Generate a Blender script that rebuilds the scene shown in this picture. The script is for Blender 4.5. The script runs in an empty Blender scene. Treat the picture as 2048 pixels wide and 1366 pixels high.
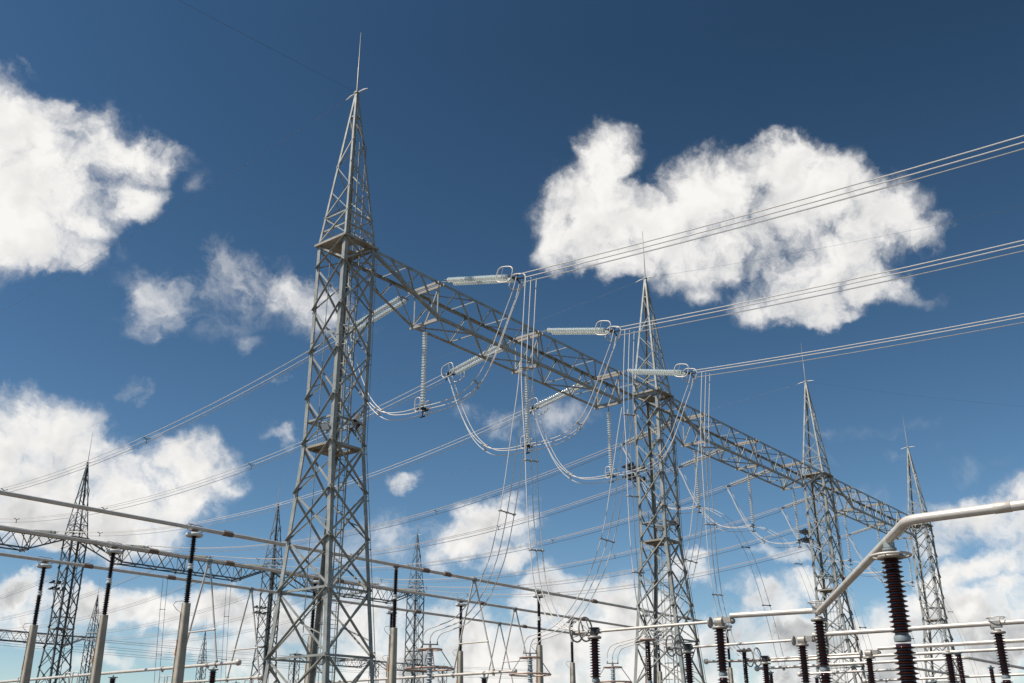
import bpy, math, random
from mathutils import Vector, Matrix, Euler
random.seed(7)
R = math.radians
scene = bpy.context.scene
COL = scene.collection

# ---------------------------------------------------------------- camera
F_PX, PITCH, ROLL, YAW, EYE = 1998.58, 0.3852, -0.00377, 0.66999, 1.65
fw = Vector((math.cos(YAW)*math.cos(PITCH), math.sin(YAW)*math.cos(PITCH), math.sin(PITCH)))
rt = Vector((math.sin(YAW), -math.cos(YAW), 0)); up = rt.cross(fw)
r2 = rt*math.cos(ROLL)+up*math.sin(ROLL); u2 = -rt*math.sin(ROLL)+up*math.cos(ROLL)
cd = bpy.data.cameras.new('camera'); cam = bpy.data.objects.new('camera', cd); COL.objects.link(cam)
cd.sensor_width = 36; cd.lens = F_PX*36/2048; cd.clip_start = .1; cd.clip_end = 20000
cam.matrix_world = Matrix(((r2.x, u2.x, -fw.x, 0), (r2.y, u2.y, -fw.y, 0), (r2.z, u2.z, -fw.z, EYE), (0, 0, 0, 1)))
scene.camera = cam

# ---------------------------------------------------------------- light and exposure
SUN_AZ, SUN_EL = R(148), R(54)          # azimuth counted from +X towards +Y
sun_dir = Vector((math.cos(SUN_AZ)*math.cos(SUN_EL), math.sin(SUN_AZ)*math.cos(SUN_EL), math.sin(SUN_EL)))
sl = bpy.data.lights.new('sun', 'SUN'); sl.energy = 5.0; sl.angle = R(.5); sl.color = (1, .95, .87)
so = bpy.data.objects.new('sun', sl); COL.objects.link(so); so.rotation_euler = sun_dir.to_track_quat('Z', 'Y').to_euler()
scene.view_settings.view_transform = 'Standard'; scene.view_settings.look = 'None'
scene.view_settings.exposure = 0; scene.view_settings.gamma = 1; scene.view_settings.use_curve_mapping = False
scene.render.filter_size = 1.5
scene.cycles.max_bounces = 6; scene.cycles.transparent_max_bounces = 8

# ---------------------------------------------------------------- sky with cumulus clouds (by compass direction)
# azimuth, elevation in degrees, half width, half height in radians, weight
CLOUDS=[(69.09,30.49,0.0571,0.0373,1),(67.14,27.59,0.0671,0.0492,1),(67.38,24.92,0.0581,0.0268,1),(65.06,30.13,0.0543,0.034,0.75),(61.59,30.69,0.0393,0.0194,0.72),(62.33,28.29,0.037,0.0277,0.66),(66.35,31.67,0.0313,0.0224,0.7),(70.33,26.84,0.0785,0.0828,1),(66.78,24.52,0.0269,0.018,0.7),(59.76,22.75,0.0447,0.0353,0.42),(59.95,21.22,0.0235,0.0165,0.38),(57.81,23.96,0.0381,0.019,0.36),(56.4,25.38,0.0263,0.0216,0.36),(52.75,24.52,0.0584,0.0292,0.55),(49.93,23.34,0.0442,0.032,0.55),(54.17,21.17,0.0242,0.0097,0.28),(58.15,29.52,0.0094,0.0189,0.22),(61.44,25.48,0.0186,0.0117,0.24),(55.02,23.6,0.0531,0.0241,0.3),(57.72,22.19,0.0524,0.019,0.28),(60.13,17.82,0.0164,0.0117,0.38),(52.13,19.61,0.0146,0.0068,0.4),(68.68,33.4,0.0131,0.0053,0.3),(33.28,29.17,0.0544,0.0445,1),(31.98,32.46,0.0323,0.0274,0.75),(32.53,31.38,0.0295,0.0197,0.7),(34.31,27.51,0.0373,0.0249,0.9),(29.96,28.29,0.0493,0.0345,1),(27.73,30.22,0.0244,0.0244,0.7),(30.51,27.05,0.0445,0.0223,0.9),(27.96,27.44,0.0491,0.0442,1),(24.9,29.95,0.0581,0.0436,1),(21.5,30.91,0.0406,0.0286,0.95),(19.52,28.71,0.0618,0.0428,1),(16.25,27.11,0.0468,0.0398,0.9),(24,26.8,0.068,0.0389,0.9),(19.44,25.13,0.0715,0.0334,0.8),(21.12,23.41,0.0625,0.0216,0.72),(14.28,25.42,0.0347,0.0208,0.6),(12.65,25.38,0.0229,0.0114,0.4),(14.47,22.76,0.0278,0.0116,0.35),(19.25,22.35,0.0334,0.0105,0.65),(26.69,24.24,0.0196,0.0147,0.5),(16.53,23.62,0.0423,0.0211,0.75),(65.33,15.35,0.0628,0.0381,1),(64.66,12.86,0.0805,0.0492,1),(60.77,13.23,0.0552,0.0322,0.8),(56.61,14.37,0.0402,0.0284,0.8),(58.56,12.09,0.0697,0.0279,0.75),(56.06,15.49,0.019,0.019,0.6),(63.1,10.71,0.0987,0.0269,0.9),(54.97,13,0.0238,0.0166,0.6),(51.68,16.07,0.0194,0.0097,0.5),(66.23,16.26,0.0402,0.0223,0.8),(45,13.89,0.0222,0.0089,0.6),(39.57,17.29,0.0399,0.016,0.42),(35.83,17.7,0.0449,0.0174,0.36),(39.12,16.73,0.0249,0.011,0.4),(39.55,11.81,0.0468,0.0236,0.95),(41.12,10.83,0.0343,0.0196,0.85),(38.54,13.06,0.0247,0.0109,0.75),(38.55,10.15,0.0294,0.0147,0.7),(45.11,10.92,0.0585,0.0244,0.45),(47.61,10.46,0.0581,0.0194,0.36),(43.09,9.99,0.0293,0.0146,0.45),(64.15,7.03,0.0656,0.0166,0.85),(60.8,6.71,0.0582,0.0188,0.9),(57.85,6.58,0.0547,0.0205,0.85),(54.59,6.94,0.0418,0.0209,0.85),(62.71,5.28,0.0876,0.011,0.45),(51.13,6.38,0.047,0.0282,0.8),(55.12,4.77,0.055,0.0137,0.7),(50.96,4.33,0.0745,0.0233,0.85),(59.92,3.92,0.0443,0.0111,0.5),(64.19,5.94,0.0435,0.0174,0.6),(47.65,6.45,0.0666,0.0333,0.9),(45.92,4.38,0.0756,0.0331,0.95),(41.88,6.23,0.0384,0.024,0.75),(36.32,7.55,0.0411,0.029,1),(37.3,6.89,0.029,0.029,0.9),(32.69,7.51,0.0337,0.0251,0.95),(37.73,5.17,0.0814,0.0335,1),(32.23,5.52,0.0715,0.0358,1),(28.01,9.54,0.0135,0.0077,0.6),(28.62,8.7,0.0264,0.0144,0.62),(25.96,7.93,0.0228,0.0114,0.6),(23.49,9.95,0.0355,0.0085,0.5),(24.03,7.28,0.0352,0.0197,0.85),(22.49,8.13,0.0257,0.0187,0.8),(21.48,6.8,0.0231,0.0185,0.7),(28.18,5.45,0.0519,0.026,0.9),(23.99,5.09,0.0696,0.0278,1),(18.97,4.81,0.0722,0.0294,1),(20.31,5.99,0.0275,0.0137,0.6),(30.97,3.69,0.1413,0.0235,1),(39.11,3.62,0.1186,0.019,0.95),(20.64,3.38,0.1356,0.0226,1),(13.22,10.62,0.0514,0.0259,1),(15.04,9.88,0.0271,0.0136,0.75),(10.98,10.04,0.035,0.0394,1),(13.81,8.53,0.04,0.0178,0.85),(15.49,7.77,0.0269,0.0135,0.7),(12.23,6.95,0.0305,0.0196,0.85),(15.41,6.03,0.0666,0.0244,0.95),(13.01,5.07,0.0521,0.0347,1),(17.77,6.39,0.0317,0.0163,0.7),(18.51,15.71,0.08,0.0085,0.2),(17.12,14.37,0.0837,0.0065,0.2),(20.02,12.35,0.0705,0.0103,0.22),(14.22,13.41,0.0546,0.0091,0.18)]
world = bpy.data.worlds.new('World'); scene.world = world; world.use_nodes = True
wt = world.node_tree; wt.nodes.clear()
def N(t, **k):
    n = wt.nodes.new(t)
    for a, b in k.items(): setattr(n, a, b)
    return n
def L(a, b): wt.links.new(a, b)
def M(op, a, b=None, c=None, clamp=False):
    n = N('ShaderNodeMath', operation=op, use_clamp=clamp)
    for i, v in enumerate((a, b, c)):
        if v is None: continue
        if isinstance(v, (int, float)): n.inputs[i].default_value = v
        else: L(v, n.inputs[i])
    return n.outputs[0]
def V(op, a, b=None):
    n = N('ShaderNodeVectorMath', operation=op)
    for i, v in enumerate((a, b)):
        if v is None: continue
        if isinstance(v, (tuple, Vector)): n.inputs[i].default_value = v
        else: L(v, n.inputs[i])
    return n
def noise(vec, scale, detail, rough, lac=2.0):
    n = N('ShaderNodeTexNoise', noise_dimensions='3D'); L(vec, n.inputs['Vector'])
    n.inputs['Scale'].default_value = scale; n.inputs['Detail'].default_value = detail
    n.inputs['Roughness'].default_value = rough; n.inputs['Lacunarity'].default_value = lac
    return n
def maprange(v, a, b, c, d, smooth=True):
    n = N('ShaderNodeMapRange', interpolation_type='SMOOTHSTEP' if smooth else 'LINEAR', clamp=True)
    L(v, n.inputs[0])
    for i, x in enumerate((a, b, c, d)): n.inputs[i+1].default_value = x
    return n.outputs[0]
dirv = N('ShaderNodeTexCoord').outputs['Generated']
w1 = noise(dirv, 14, 6, .6)
wc = V('SUBTRACT', w1.outputs['Color'], (.5, .5, .5)).outputs[0]
ws = V('SCALE', wc); ws.inputs['Scale'].default_value = .075
D = V('ADD', dirv, ws.outputs[0]).outputs[0]
field = None; Dk = D
for k, (az, el, ra, rb, w) in enumerate(CLOUDS):
    if k and k % 6 == 0:      # take the blobs a few at a time
        ch = V('MULTIPLY_ADD', field, (1e-9, 1e-9, 1e-9)); L(D, ch.inputs[2]); Dk = ch.outputs[0]
    c = Vector((math.cos(R(az))*math.cos(R(el)), math.sin(R(az))*math.cos(R(el)), math.sin(R(el))))
    e1 = Vector((c.y, -c.x, 0)).normalized(); e2 = e1.cross(c)
    rot = Matrix((e1, e2, -c)).transposed().to_euler()
    m = N('ShaderNodeMapping', vector_type='TEXTURE'); L(Dk, m.inputs['Vector'])
    m.inputs['Rotation'].default_value = rot; m.inputs['Scale'].default_value = (ra, rb, 1000)
    q = V('DOT_PRODUCT', m.outputs[0], m.outputs[0]).outputs['Value']
    val = M('MULTIPLY_ADD', q, -.55*w, w)
    field = val if field is None else M('SMOOTH_MAX', field, val, .12)
field = M('MAXIMUM', field, 0)
sunoff = (sun_dir-fw*sun_dir.dot(fw)).normalized()
n1 = noise(D, 19, 11, .60).outputs['Fac']
nb = noise(D, 15, 3, .5).outputs['Fac']
off = V('ADD', D, tuple(sunoff*.012)).outputs[0]
n2 = noise(off, 15, 3, .5).outputs['Fac']
big = noise(dirv, 10, 4, .55).outputs['Fac']
dens = M('MULTIPLY_ADD', M('SUBTRACT', n1, .5), 2.9, M('MULTIPLY', field, 1.25))
dens = M('ADD', dens, M('MULTIPLY', M('SUBTRACT', nb, .5), .7))
alpha = maprange(dens, .06, 1.22, 0, 1)
alpha = M('MULTIPLY', alpha, maprange(field, .0, .62, 0, 1))
lit = M('SUBTRACT', nb, n2)
core = maprange(dens, .7, 1.35, 0, 1)
low = maprange(N('ShaderNodeSeparateXYZ').outputs['Z'], .05, .30, 1, .22)
L(dirv, low.node.inputs[0].links[0].from_node.inputs[0])
lit = M('MULTIPLY', lit, M('MULTIPLY_ADD', low, 1.1, .65))
shade = M('MULTIPLY', M('MULTIPLY', core, low), maprange(big, .38, .60, 0, .62))
fine = M('MULTIPLY', M('SUBTRACT', n1, .5), .25)
bright = M('ADD', M('SUBTRACT', M('ADD', lit, .93), shade), fine)
ccol = N('ShaderNodeMix', data_type='RGBA'); L(maprange(bright, .3, .95, 0, 1, False), ccol.inputs['Factor'])
ccol.inputs['A'].default_value = (.42, .44, .46, 1); ccol.inputs['B'].default_value = (1.0, .98, .95, 1)
sky = N('ShaderNodeTexSky', sky_type='NISHITA', sun_disc=False, sun_elevation=SUN_EL, sun_rotation=math.pi/2-SUN_AZ,
        altitude=1200, air_density=1.0, dust_density=.25, ozone_density=1.6)
# polarised sky light: darkest a quarter turn from the sun, washed out near the horizon
hsv = N('ShaderNodeHueSaturation'); L(sky.outputs[0], hsv.inputs['Color'])
cosA = V('DOT_PRODUCT', dirv, tuple(sun_dir)).outputs['Value']
zz = N('ShaderNodeSeparateXYZ'); L(dirv, zz.inputs[0])
pol = M('SUBTRACT', 1.0, M('MULTIPLY', M('SUBTRACT', 1.0, M('MULTIPLY', cosA, cosA)), maprange(zz.outputs['Z'], .0, .62, .10, .62, False)))
hsv.inputs['Hue'].default_value = .494; hsv.inputs['Saturation'].default_value = 1.19; L(pol, hsv.inputs['Value'])
bg1 = N('ShaderNodeBackground'); L(hsv.outputs[0], bg1.inputs['Color']); bg1.inputs['Strength'].default_value = .122
bg2 = N('ShaderNodeBackground'); L(ccol.outputs['Result'], bg2.inputs['Color']); bg2.inputs['Strength'].default_value = .95
mx = N('ShaderNodeMixShader'); L(alpha, mx.inputs[0]); L(bg1.outputs[0], mx.inputs[1]); L(bg2.outputs[0], mx.inputs[2])
wo = N('ShaderNodeOutputWorld'); L(mx.outputs[0], wo.inputs['Surface'])
world.cycles.sampling_method = 'MANUAL'; world.cycles.sample_map_resolution = 512

# ---------------------------------------------------------------- materials
def mat(name, col, rough=.5, metal=0, var=.12, scale=3., col2=None, spec=.5, coat=0, trans=0, bump=0, ior=None):
    m = bpy.data.materials.new(name); m.use_nodes = True; t = m.node_tree; b = t.nodes['Principled BSDF']
    tc = t.nodes.new('ShaderNodeTexCoord'); n = t.nodes.new('ShaderNodeTexNoise'); n.inputs['Scale'].default_value = scale
    n.inputs['Detail'].default_value = 6; n.inputs['Roughness'].default_value = .65
    oi = t.nodes.new('ShaderNodeObjectInfo'); ad = t.nodes.new('ShaderNodeVectorMath'); ad.operation = 'ADD'
    t.links.new(tc.outputs['Object'], ad.inputs[0]); t.links.new(oi.outputs['Random'], ad.inputs[1]); t.links.new(ad.outputs[0], n.inputs['Vector'])
    mr = t.nodes.new('ShaderNodeMapRange'); mr.inputs[1].default_value = .3; mr.inputs[2].default_value = .7
    t.links.new(n.outputs['Fac'], mr.inputs[0])
    mix = t.nodes.new('ShaderNodeMix'); mix.data_type = 'RGBA'; t.links.new(mr.outputs[0], mix.inputs['Factor'])
    c2 = col2 or tuple(c*(1-2*var) for c in col); c1 = tuple(min(1, c*(1+var)) for c in col)
    mix.inputs['A'].default_value = (*c2, 1); mix.inputs['B'].default_value = (*c1, 1)
    t.links.new(mix.outputs['Result'], b.inputs['Base Color'])
    rr = t.nodes.new('ShaderNodeMapRange'); rr.inputs[3].default_value = min(1, rough*1.25); rr.inputs[4].default_value = rough*.8
    t.links.new(n.outputs['Fac'], rr.inputs[0]); t.links.new(rr.outputs[0], b.inputs['Roughness'])
    b.inputs['Metallic'].default_value = metal; b.inputs['Specular IOR Level'].default_value = spec
    b.inputs['Coat Weight'].default_value = coat; b.inputs['Coat Roughness'].default_value = .05
    b.inputs['Transmission Weight'].default_value = trans
    if ior: b.inputs['IOR'].default_value = ior
    if bump:
        bp = t.nodes.new('ShaderNodeBump'); bp.inputs['Strength'].default_value = bump; bp.inputs['Distance'].default_value = .02
        t.links.new(n.outputs['Fac'], bp.inputs['Height']); t.links.new(bp.outputs[0], b.inputs['Normal'])
    return m
STEEL = mat('galvanised_steel', (.38, .37, .32), .5, .22, .14, 2.2, col2=(.22, .22, .20))
STEEL_DARK = mat('dark_steel', (.15, .157, .152), .6, .2, .14, 1.5)  # same steel, with the rear gantry's shade put into a darker base colour
DECK = mat('platform_plate', (.36, .34, .29), .65, .1, .2, 1.2, col2=(.22, .17, .11))
ALU = mat('aluminium_tube', (.72, .655, .575), .42, .2, .07, 2.2, col2=(.56, .49, .41), bump=.02)
ALU_CAST = mat('aluminium_casting', (.40, .36, .31), .5, .25, .1, 6)
CLAMP = mat('brown_clamp', (.24, .16, .11), .6, .2, .15, 6)
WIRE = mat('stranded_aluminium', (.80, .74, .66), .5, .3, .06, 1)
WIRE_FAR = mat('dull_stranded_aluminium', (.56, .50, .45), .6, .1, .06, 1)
THIN = mat('earth_wire_steel', (.16, .16, .16), .6, .3, .06, 1)
GLASS = mat('toughened_glass', (.93, .97, .92), .12, 0, .02, 6, spec=.9, coat=.4)
GLASS_FAR = mat('dusty_glass', (.74, .71, .62), .35, 0, .06, 3)
PORC = mat('brown_porcelain', (.040, .0115, .008), .16, 0, .12, 5, spec=.55, coat=.25)
PORC_D = mat('dark_porcelain', (.022, .012, .010), .3, 0, .1, 5, spec=.45)
PORC_G = mat('grey_porcelain', (.42, .46, .47), .25, 0, .06, 5)
CEMENT = mat('grey_flange', (.30, .34, .34), .55, .1, .1, 8)
WHITE = mat('white_flange', (.68, .67, .63), .5, 0, .05, 8)
CONC = mat('concrete', (.49, .425, .33), .9, 0, .1, 1.3, col2=(.34, .30, .24), bump=.25)
RING_T = mat('tan_ring', (.50, .35, .27), .45, .2, .1, 4)
PAINT = mat('orange_paint', (.62, .25, .08), .7, 0, .2, 9)
CAPS = mat('galvanised_cap', (.62, .63, .60), .4, .1, .1, 8)
DARK = mat('dark_fitting', (.045, .045, .045), .5, .3, .2, 5)
LENS = mat('lamp_glass', (.75, .78, .78), .1, 0, .03, 5)
GRAVEL = mat('red_gravel', (.12, .10, .08), .95, 0, .3, 4, col2=(.07, .055, .042), bump=.6)

# ---------------------------------------------------------------- mesh helpers
class MB:
    def __init__(s): s.v = []; s.f = []; s.sm = []
    def add(s, vs, fs, smooth=False):
        o = len(s.v); s.v += [tuple(x) for x in vs]; s.f += [tuple(i+o for i in f) for f in fs]; s.sm += [smooth]*len(fs)
    def prism(s, p0, p1, a, b, poly):
        vs = [p0+a*x+b*y for x, y in poly]+[p1+a*x+b*y for x, y in poly]; n = len(poly)
        s.add(vs, [tuple(range(n))[::-1], tuple(range(n, 2*n))]+[(i, (i+1) % n, n+(i+1) % n, n+i) for i in range(n)])
    def frame(s, p0, p1, a):
        d = (p1-p0).normalized(); a = a-d*a.dot(d)
        if a.length < 1e-5: a = Vector((1, .3, .2))-d*d.dot(Vector((1, .3, .2)))
        a.normalize(); return a, d.cross(a)
    def angle(s, p0, p1, u, v, w=.1, t=.012):
        """steel angle with its heel on p0-p1, flanges along u and v"""
        p0 = Vector(p0); p1 = Vector(p1); a, b = s.frame(p0, p1, Vector(u))
        if b.dot(Vector(v)) < 0: b = -b
        s.prism(p0, p1, a, b, [(0, 0), (w, 0), (w, t), (t, t), (t, w), (0, w)])
    def bar(s, p0, p1, w, h, a=(0, 0, 1)):
        p0 = Vector(p0); p1 = Vector(p1); a, b = s.frame(p0, p1, Vector(a))
        s.prism(p0, p1, a, b, [(-h/2, -w/2), (h/2, -w/2), (h/2, w/2), (-h/2, w/2)])
    def box(s, c, sx, sy, sz):
        x, y, z = c; s.bar((x, y, z-sz/2), (x, y, z+sz/2), sy, sx, (1, 0, 0))
    def tube(s, pts, r, n=8, closed=False, caps=True):
        pts = [Vector(p) for p in pts]; m = len(pts); rings = []; a = None
        rs = r if isinstance(r, (list, tuple)) else [r]*m
        for i, p in enumerate(pts):
            if closed: d = pts[(i+1) % m]-pts[i-1]
            else: d = pts[min(i+1, m-1)]-pts[max(i-1, 0)]
            d.normalize()
            if a is None: a = d.orthogonal().normalized()
            a = (a-d*a.dot(d)).normalized(); b = d.cross(a)
            rings.append([p+(a*math.cos(2*math.pi*k/n)+b*math.sin(2*math.pi*k/n))*rs[i] for k in range(n)])
        vs = [q for g in rings for q in g]; fs = []
        for i in range(m if closed else m-1):
            j = (i+1) % m
            fs += [(i*n+k, i*n+(k+1) % n, j*n+(k+1) % n, j*n+k) for k in range(n)]
        s.add(vs, fs, True)
        if caps and not closed:
            s.add(rings[0], [tuple(range(n))[::-1]]); s.add(rings[-1], [tuple(range(n))])
    def lathe(s, prof, o=(0, 0, 0), d=(0, 0, 1), n=16):
        """profile of (radius, distance along d)"""
        o = Vector(o); d = Vector(d).normalized(); a = d.orthogonal().normalized(); b = d.cross(a); m = len(prof)
        cs = [(math.cos(2*math.pi*k/n), math.sin(2*math.pi*k/n)) for k in range(n)]
        vs = [o+d*h+(a*c+b*e)*r for r, h in prof for c, e in cs]
        s.add(vs, [(i*n+k, i*n+(k+1) % n, (i+1)*n+(k+1) % n, (i+1)*n+k) for i in range(m-1) for k in range(n)], True)
        s.add(vs[:n], [tuple(range(n))[::-1]]); s.add(vs[-n:], [tuple(range(n))])
    def ball(s, c, r, n=14):
        s.lathe([(r*math.sin(math.pi*i/8)+1e-4, -r*math.cos(math.pi*i/8)) for i in range(9)], c, (0, 0, 1), n)
    def build(s, name, m, parent=None):
        me = bpy.data.meshes.new(name); me.from_pydata(s.v, [], s.f)
        me.polygons.foreach_set('use_smooth', s.sm); me.materials.append(m); me.update()
        if any(s.sm): 
            try: me.set_sharp_from_angle(angle=R(50))
            except Exception: pass
        o = bpy.data.objects.new(name, me); COL.objects.link(o)
        if parent: o.parent = parent
        return o
def tag(o, label, cat, group=None, kind=None):
    o['label'] = label; o['category'] = cat
    if group: o['group'] = group
    if kind: o['kind'] = kind
    return o
def empty(name, loc=(0, 0, 0), quat=None):
    o = bpy.data.objects.new(name, None); COL.objects.link(o); o.location = loc; o.empty_display_size = .3
    o.rotation_mode = 'QUATERNION'
    if quat: o.rotation_quaternion = quat
    return o
KIDS = {}
def kids(o):
    return [c for c in bpy.data.objects if c.parent is o]
def copy_tree(o, parent=None):
    c = o.copy(); COL.objects.link(c)
    if parent: c.parent = parent
    for ch in kids(o): copy_tree(ch, c)
    return c
def spline(pts, per=8):
    """Catmull-Rom through points"""
    P = [Vector(p) for p in pts]; P = [P[0]*2-P[1]]+P+[P[-1]*2-P[-2]]; out = []
    for i in range(1, len(P)-2):
        a, b, c, d = P[i-1:i+3]
        for k in range(per):
            t = k/per
            out.append(.5*((2*b)+(c-a)*t+(2*a-5*b+4*c-d)*t*t+(3*b-a-3*c+d)*t**3))
    out.append(P[-2]); return out
def ring_pts(w, h, n=28, e=.62):
    """racetrack outline in the local X-Z plane"""
    out = []
    for k in range(n):
        t = 2*math.pi*k/n; c, s = math.cos(t), math.sin(t)
        out.append(Vector((w/2*math.copysign(abs(c)**e, c), 0, h/2*math.copysign(abs(s)**e, s))))
    return out

# ---------------------------------------------------------------- ground
g = MB(); S = 6000
g.add([(-S, -S, 0), (S, -S, 0), (S, S, 0), (-S, S, 0)], [(0, 1, 2, 3)])
go = g.build('ground', GRAVEL); go['kind'] = 'structure'; go['label'] = 'reddish gravel yard of the substation'

# ---------------------------------------------------------------- lattice towers
HA, HR, HP, HK = 32.57, 36.39, 23.72, 13.9
TA, BA, BB = .9615, 1.434, 2.252
LEV = [23.66, 22.5, 20.33, 18.17, 15.98, 13.9, 11.75, 9.73, 7.6, 4.95, 2.2, 0]
def half(z):
    if z >= HK: return TA, TA
    t = 1-z/HK; return TA+(BA-TA)*t, TA+(BB-TA)*t
def corner(sx, sy, z):
    a, b = half(z); return Vector((sx*a, sy*b, z))
def spire_half(z):
    t = (z-HP)/(HA-HP); return TA*(1-t)+.07*t
def make_tower(light=False, rack=False, spire=True, st=STEEL):
    """light: fewer small fittings for far towers"""
    root = empty('lattice_tower')
    for sx in (-1, 1):
        for sy in (-1, 1):
            m = MB(); ux, uy = Vector((-sx, 0, 0)), Vector((0, -sy, 0))
            for z0, z1 in ((0, HK), (HK, HP+.12)):
                m.angle(corner(sx, sy, z0), corner(sx, sy, z1), ux, uy, .20, .02)
            if not light:
                for z in (HK-.25, 7.45, 19.0):   # splice plates on both flanges
                    c = corner(sx, sy, z)
                    m.box((c.x-sx*.10, c.y+sy*.012, z), .17, .014, .55); m.box((c.x+sx*.012, c.y-sy*.10, z), .014, .17, .55)
            m.build('leg', st, root)
    for ax, sg in ((0, -1), (0, 1), (1, -1), (1, 1)):
        m = MB(); n = Vector((sg, 0, 0)) if ax == 0 else Vector((0, sg, 0))
        def C(s, z):
            return corner(sg, s, z) if ax == 0 else corner(s, sg, z)
        for i in range(len(LEV)-1):
            z1, z0 = LEV[i], LEV[i+1]
            w = (.125 if z1 < 14 else .11) if sg < 0 else .075
            q = [C(-1, z1), C(1, z0), C(1, z1), C(-1, z0)]
            for k, dep in ((0, .016), (2, -.034)):
                p0, p1 = q[k]+n*dep, q[k+1]+n*dep
                dd = (p1-p0).normalized(); iw = n.cross(dd)
                m.angle(p0+dd*.03, p1-dd*.03, iw if iw.z > 0 else -iw, -n if k else n, w if k == 0 else w*.8, .012)
            if not light:   # gusset plates and a light sub-brace from the crossing to the leg
                for s in (-1, 1):
                    c = C(s, z1)-n*.006; inw = (C(-s, z1)-c).normalized()
                    m.bar(c+inw*.1-Vector((0, 0, .10)), c+inw*.1+Vector((0, 0, .10)), .012, .13, inw)
                if z1 > 2 and z0 < 20 and (i+ax+sg) % 2:
                    x = (q[0]+q[1]+q[2]+q[3])/4; s = 1 if (i+ax) % 2 else -1
                    m.angle(x-n*.06, C(s, (z0*.75+z1*.25))-n*.06, (0, 0, 1), -n, .05, .008)
        for z in (14.95, 7.6, 4.95) if sg < 0 or not light else (7.6,):
            m.angle(C(-1, z)-n*.05, C(1, z)-n*.05, (0, 0, 1), -n, .09, .01)
        if ax == 0 and sg > 0: m.angle(corner(1, -1, 14.95), corner(-1, 1, 14.95), (0, 0, 1), (1, 1, 0), .07, .009)
        m.build('lattice_panel', st, root)
    if spire:
        m = MB(); SL = [HP+.1, 25.2, 26.67, 28.09, 29.52, 31.05]
        def SC(sx, sy, z): h = spire_half(z); return Vector((sx*h, sy*h, z))
        for sx in (-1, 1):
            for sy in (-1, 1):
                m.angle(SC(sx, sy, HP+.12), SC(sx, sy, HA), (-sx, 0, 0), (0, -sy, 0), .12 if not light else .13, .014)
        for ax, sg in ((0, -1), (0, 1), (1, -1), (1, 1)):
            n = Vector((sg, 0, 0)) if ax == 0 else Vector((0, sg, 0))
            def C(s, z): return SC(sg, s, z) if ax == 0 else SC(s, sg, z)
            for i in range(len(SL)-1):
                for k, dep in ((1, .012), (-1, -.03)):
                    if i >= 2 and (k > 0) == ((i+ax) % 2 == 0): continue
                    p0, p1 = C(k, SL[i])+n*dep, C(-k, SL[i+1])+n*dep
                    m.angle(p0, p1, (0, 0, 1), -n, .055, .008)
            for z in (25.2, 24.45, 31.05): m.angle(C(-1, z)-n*.04, C(1, z)-n*.04, (0, 0, 1), -n, .07, .009)
        m.box((0, 0, HA+.04), .22, .22, .1)
        m.build('spire', st, root)
        m = MB(); m.tube([(0, 0, HA), (0, 0, HA+1.6), (0, 0, HA+1.62), (0, 0, HR)], [.04, .036, .028, .014], 8)
        m.build('lightning_rod', ALU_CAST, root)
        m = MB()
        for s in (-1, 1):
            m.tube([(0, s*.1, HA+.02), (0, s*.45, HA+.0), (0, s*.8, HA-.06)], [.03, .05, .02], 8)
        m.build('earth_wire_clamp', WHITE, root)
    def deck(z, h, hole):
        m = MB(); t = .05; hx0, hx1, hy0, hy1 = hole
        for x0, x1, y0, y1 in ((-h, hx0, -h, h), (hx1, h, -h, h), (hx0, hx1, -h, hy0), (hx0, hx1, hy1, h)):
            m.box(((x0+x1)/2, (y0+y1)/2, z), x1-x0, y1-y0, t)
        for s in (-1, 1):
            m.box((0, s*(h+.03), z+.02), 2*h+.12, .055, .11); m.box((s*(h+.03), 0, z+.02), .055, 2*h, .11)
            m.box((s*h*.5, 0, z-.06), .06, 2*h-.1, .07)
        return m.build('platform', DECK, root)
    deck(HP+.0, 1.02, (-.05, .62, -.66, .02)); deck(HK-.12, .86, (-.05, .62, -.62, .02))
    if not light or True:
        m = MB()
        for s in (-1, 1): m.bar((.34+s*.21, -.32, .1), (.34+s*.21, -.32, HA-3.0 if spire else HP+1), .03, .06, (1, 0, 0))
        z = .4
        while z < (HA-3.2 if spire else HP):
            m.tube([(.13, -.32, z), (.55, -.32, z)], .013, 5); z += .34 if not light else .68
        m.build('ladder', st, root)
        if not light:
            m = MB(); z = 2.6
            while z < HP-.4:
                m.tube([(.34+.36*math.cos(R(a)), -.32+.1+.42*math.sin(R(a))+.2, z) for a in range(-40, 221, 26)], .014, 5); z += .95
            for a in (0, 90, 180): m.bar((.34+.36*math.cos(R(a)), -.02+.42*math.sin(R(a)), 2.6), (.34+.36*math.cos(R(a)), -.02+.42*math.sin(R(a)), HP-.4), .03, .012)
            m.build('ladder_cage', st, root)
            m = MB()   # earthing cable and conduits tied to the right leg and the inside of the left leg
            m.tube([corner(1, -1, z)+Vector((.05, -.06, 0)) for z in (0, HK, HP)], .016, 6)
            m.tube([(-.55, .5, z) for z in (6, 14, HP-.2)], .02, 6)
            z = 1.
            while z < HP: 
                c = corner(1, -1, z); m.box((c.x+.03, c.y-.05, z), .07, .06, .05); z += 2.1
            m.build('cable_conduit', st, root)
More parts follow.
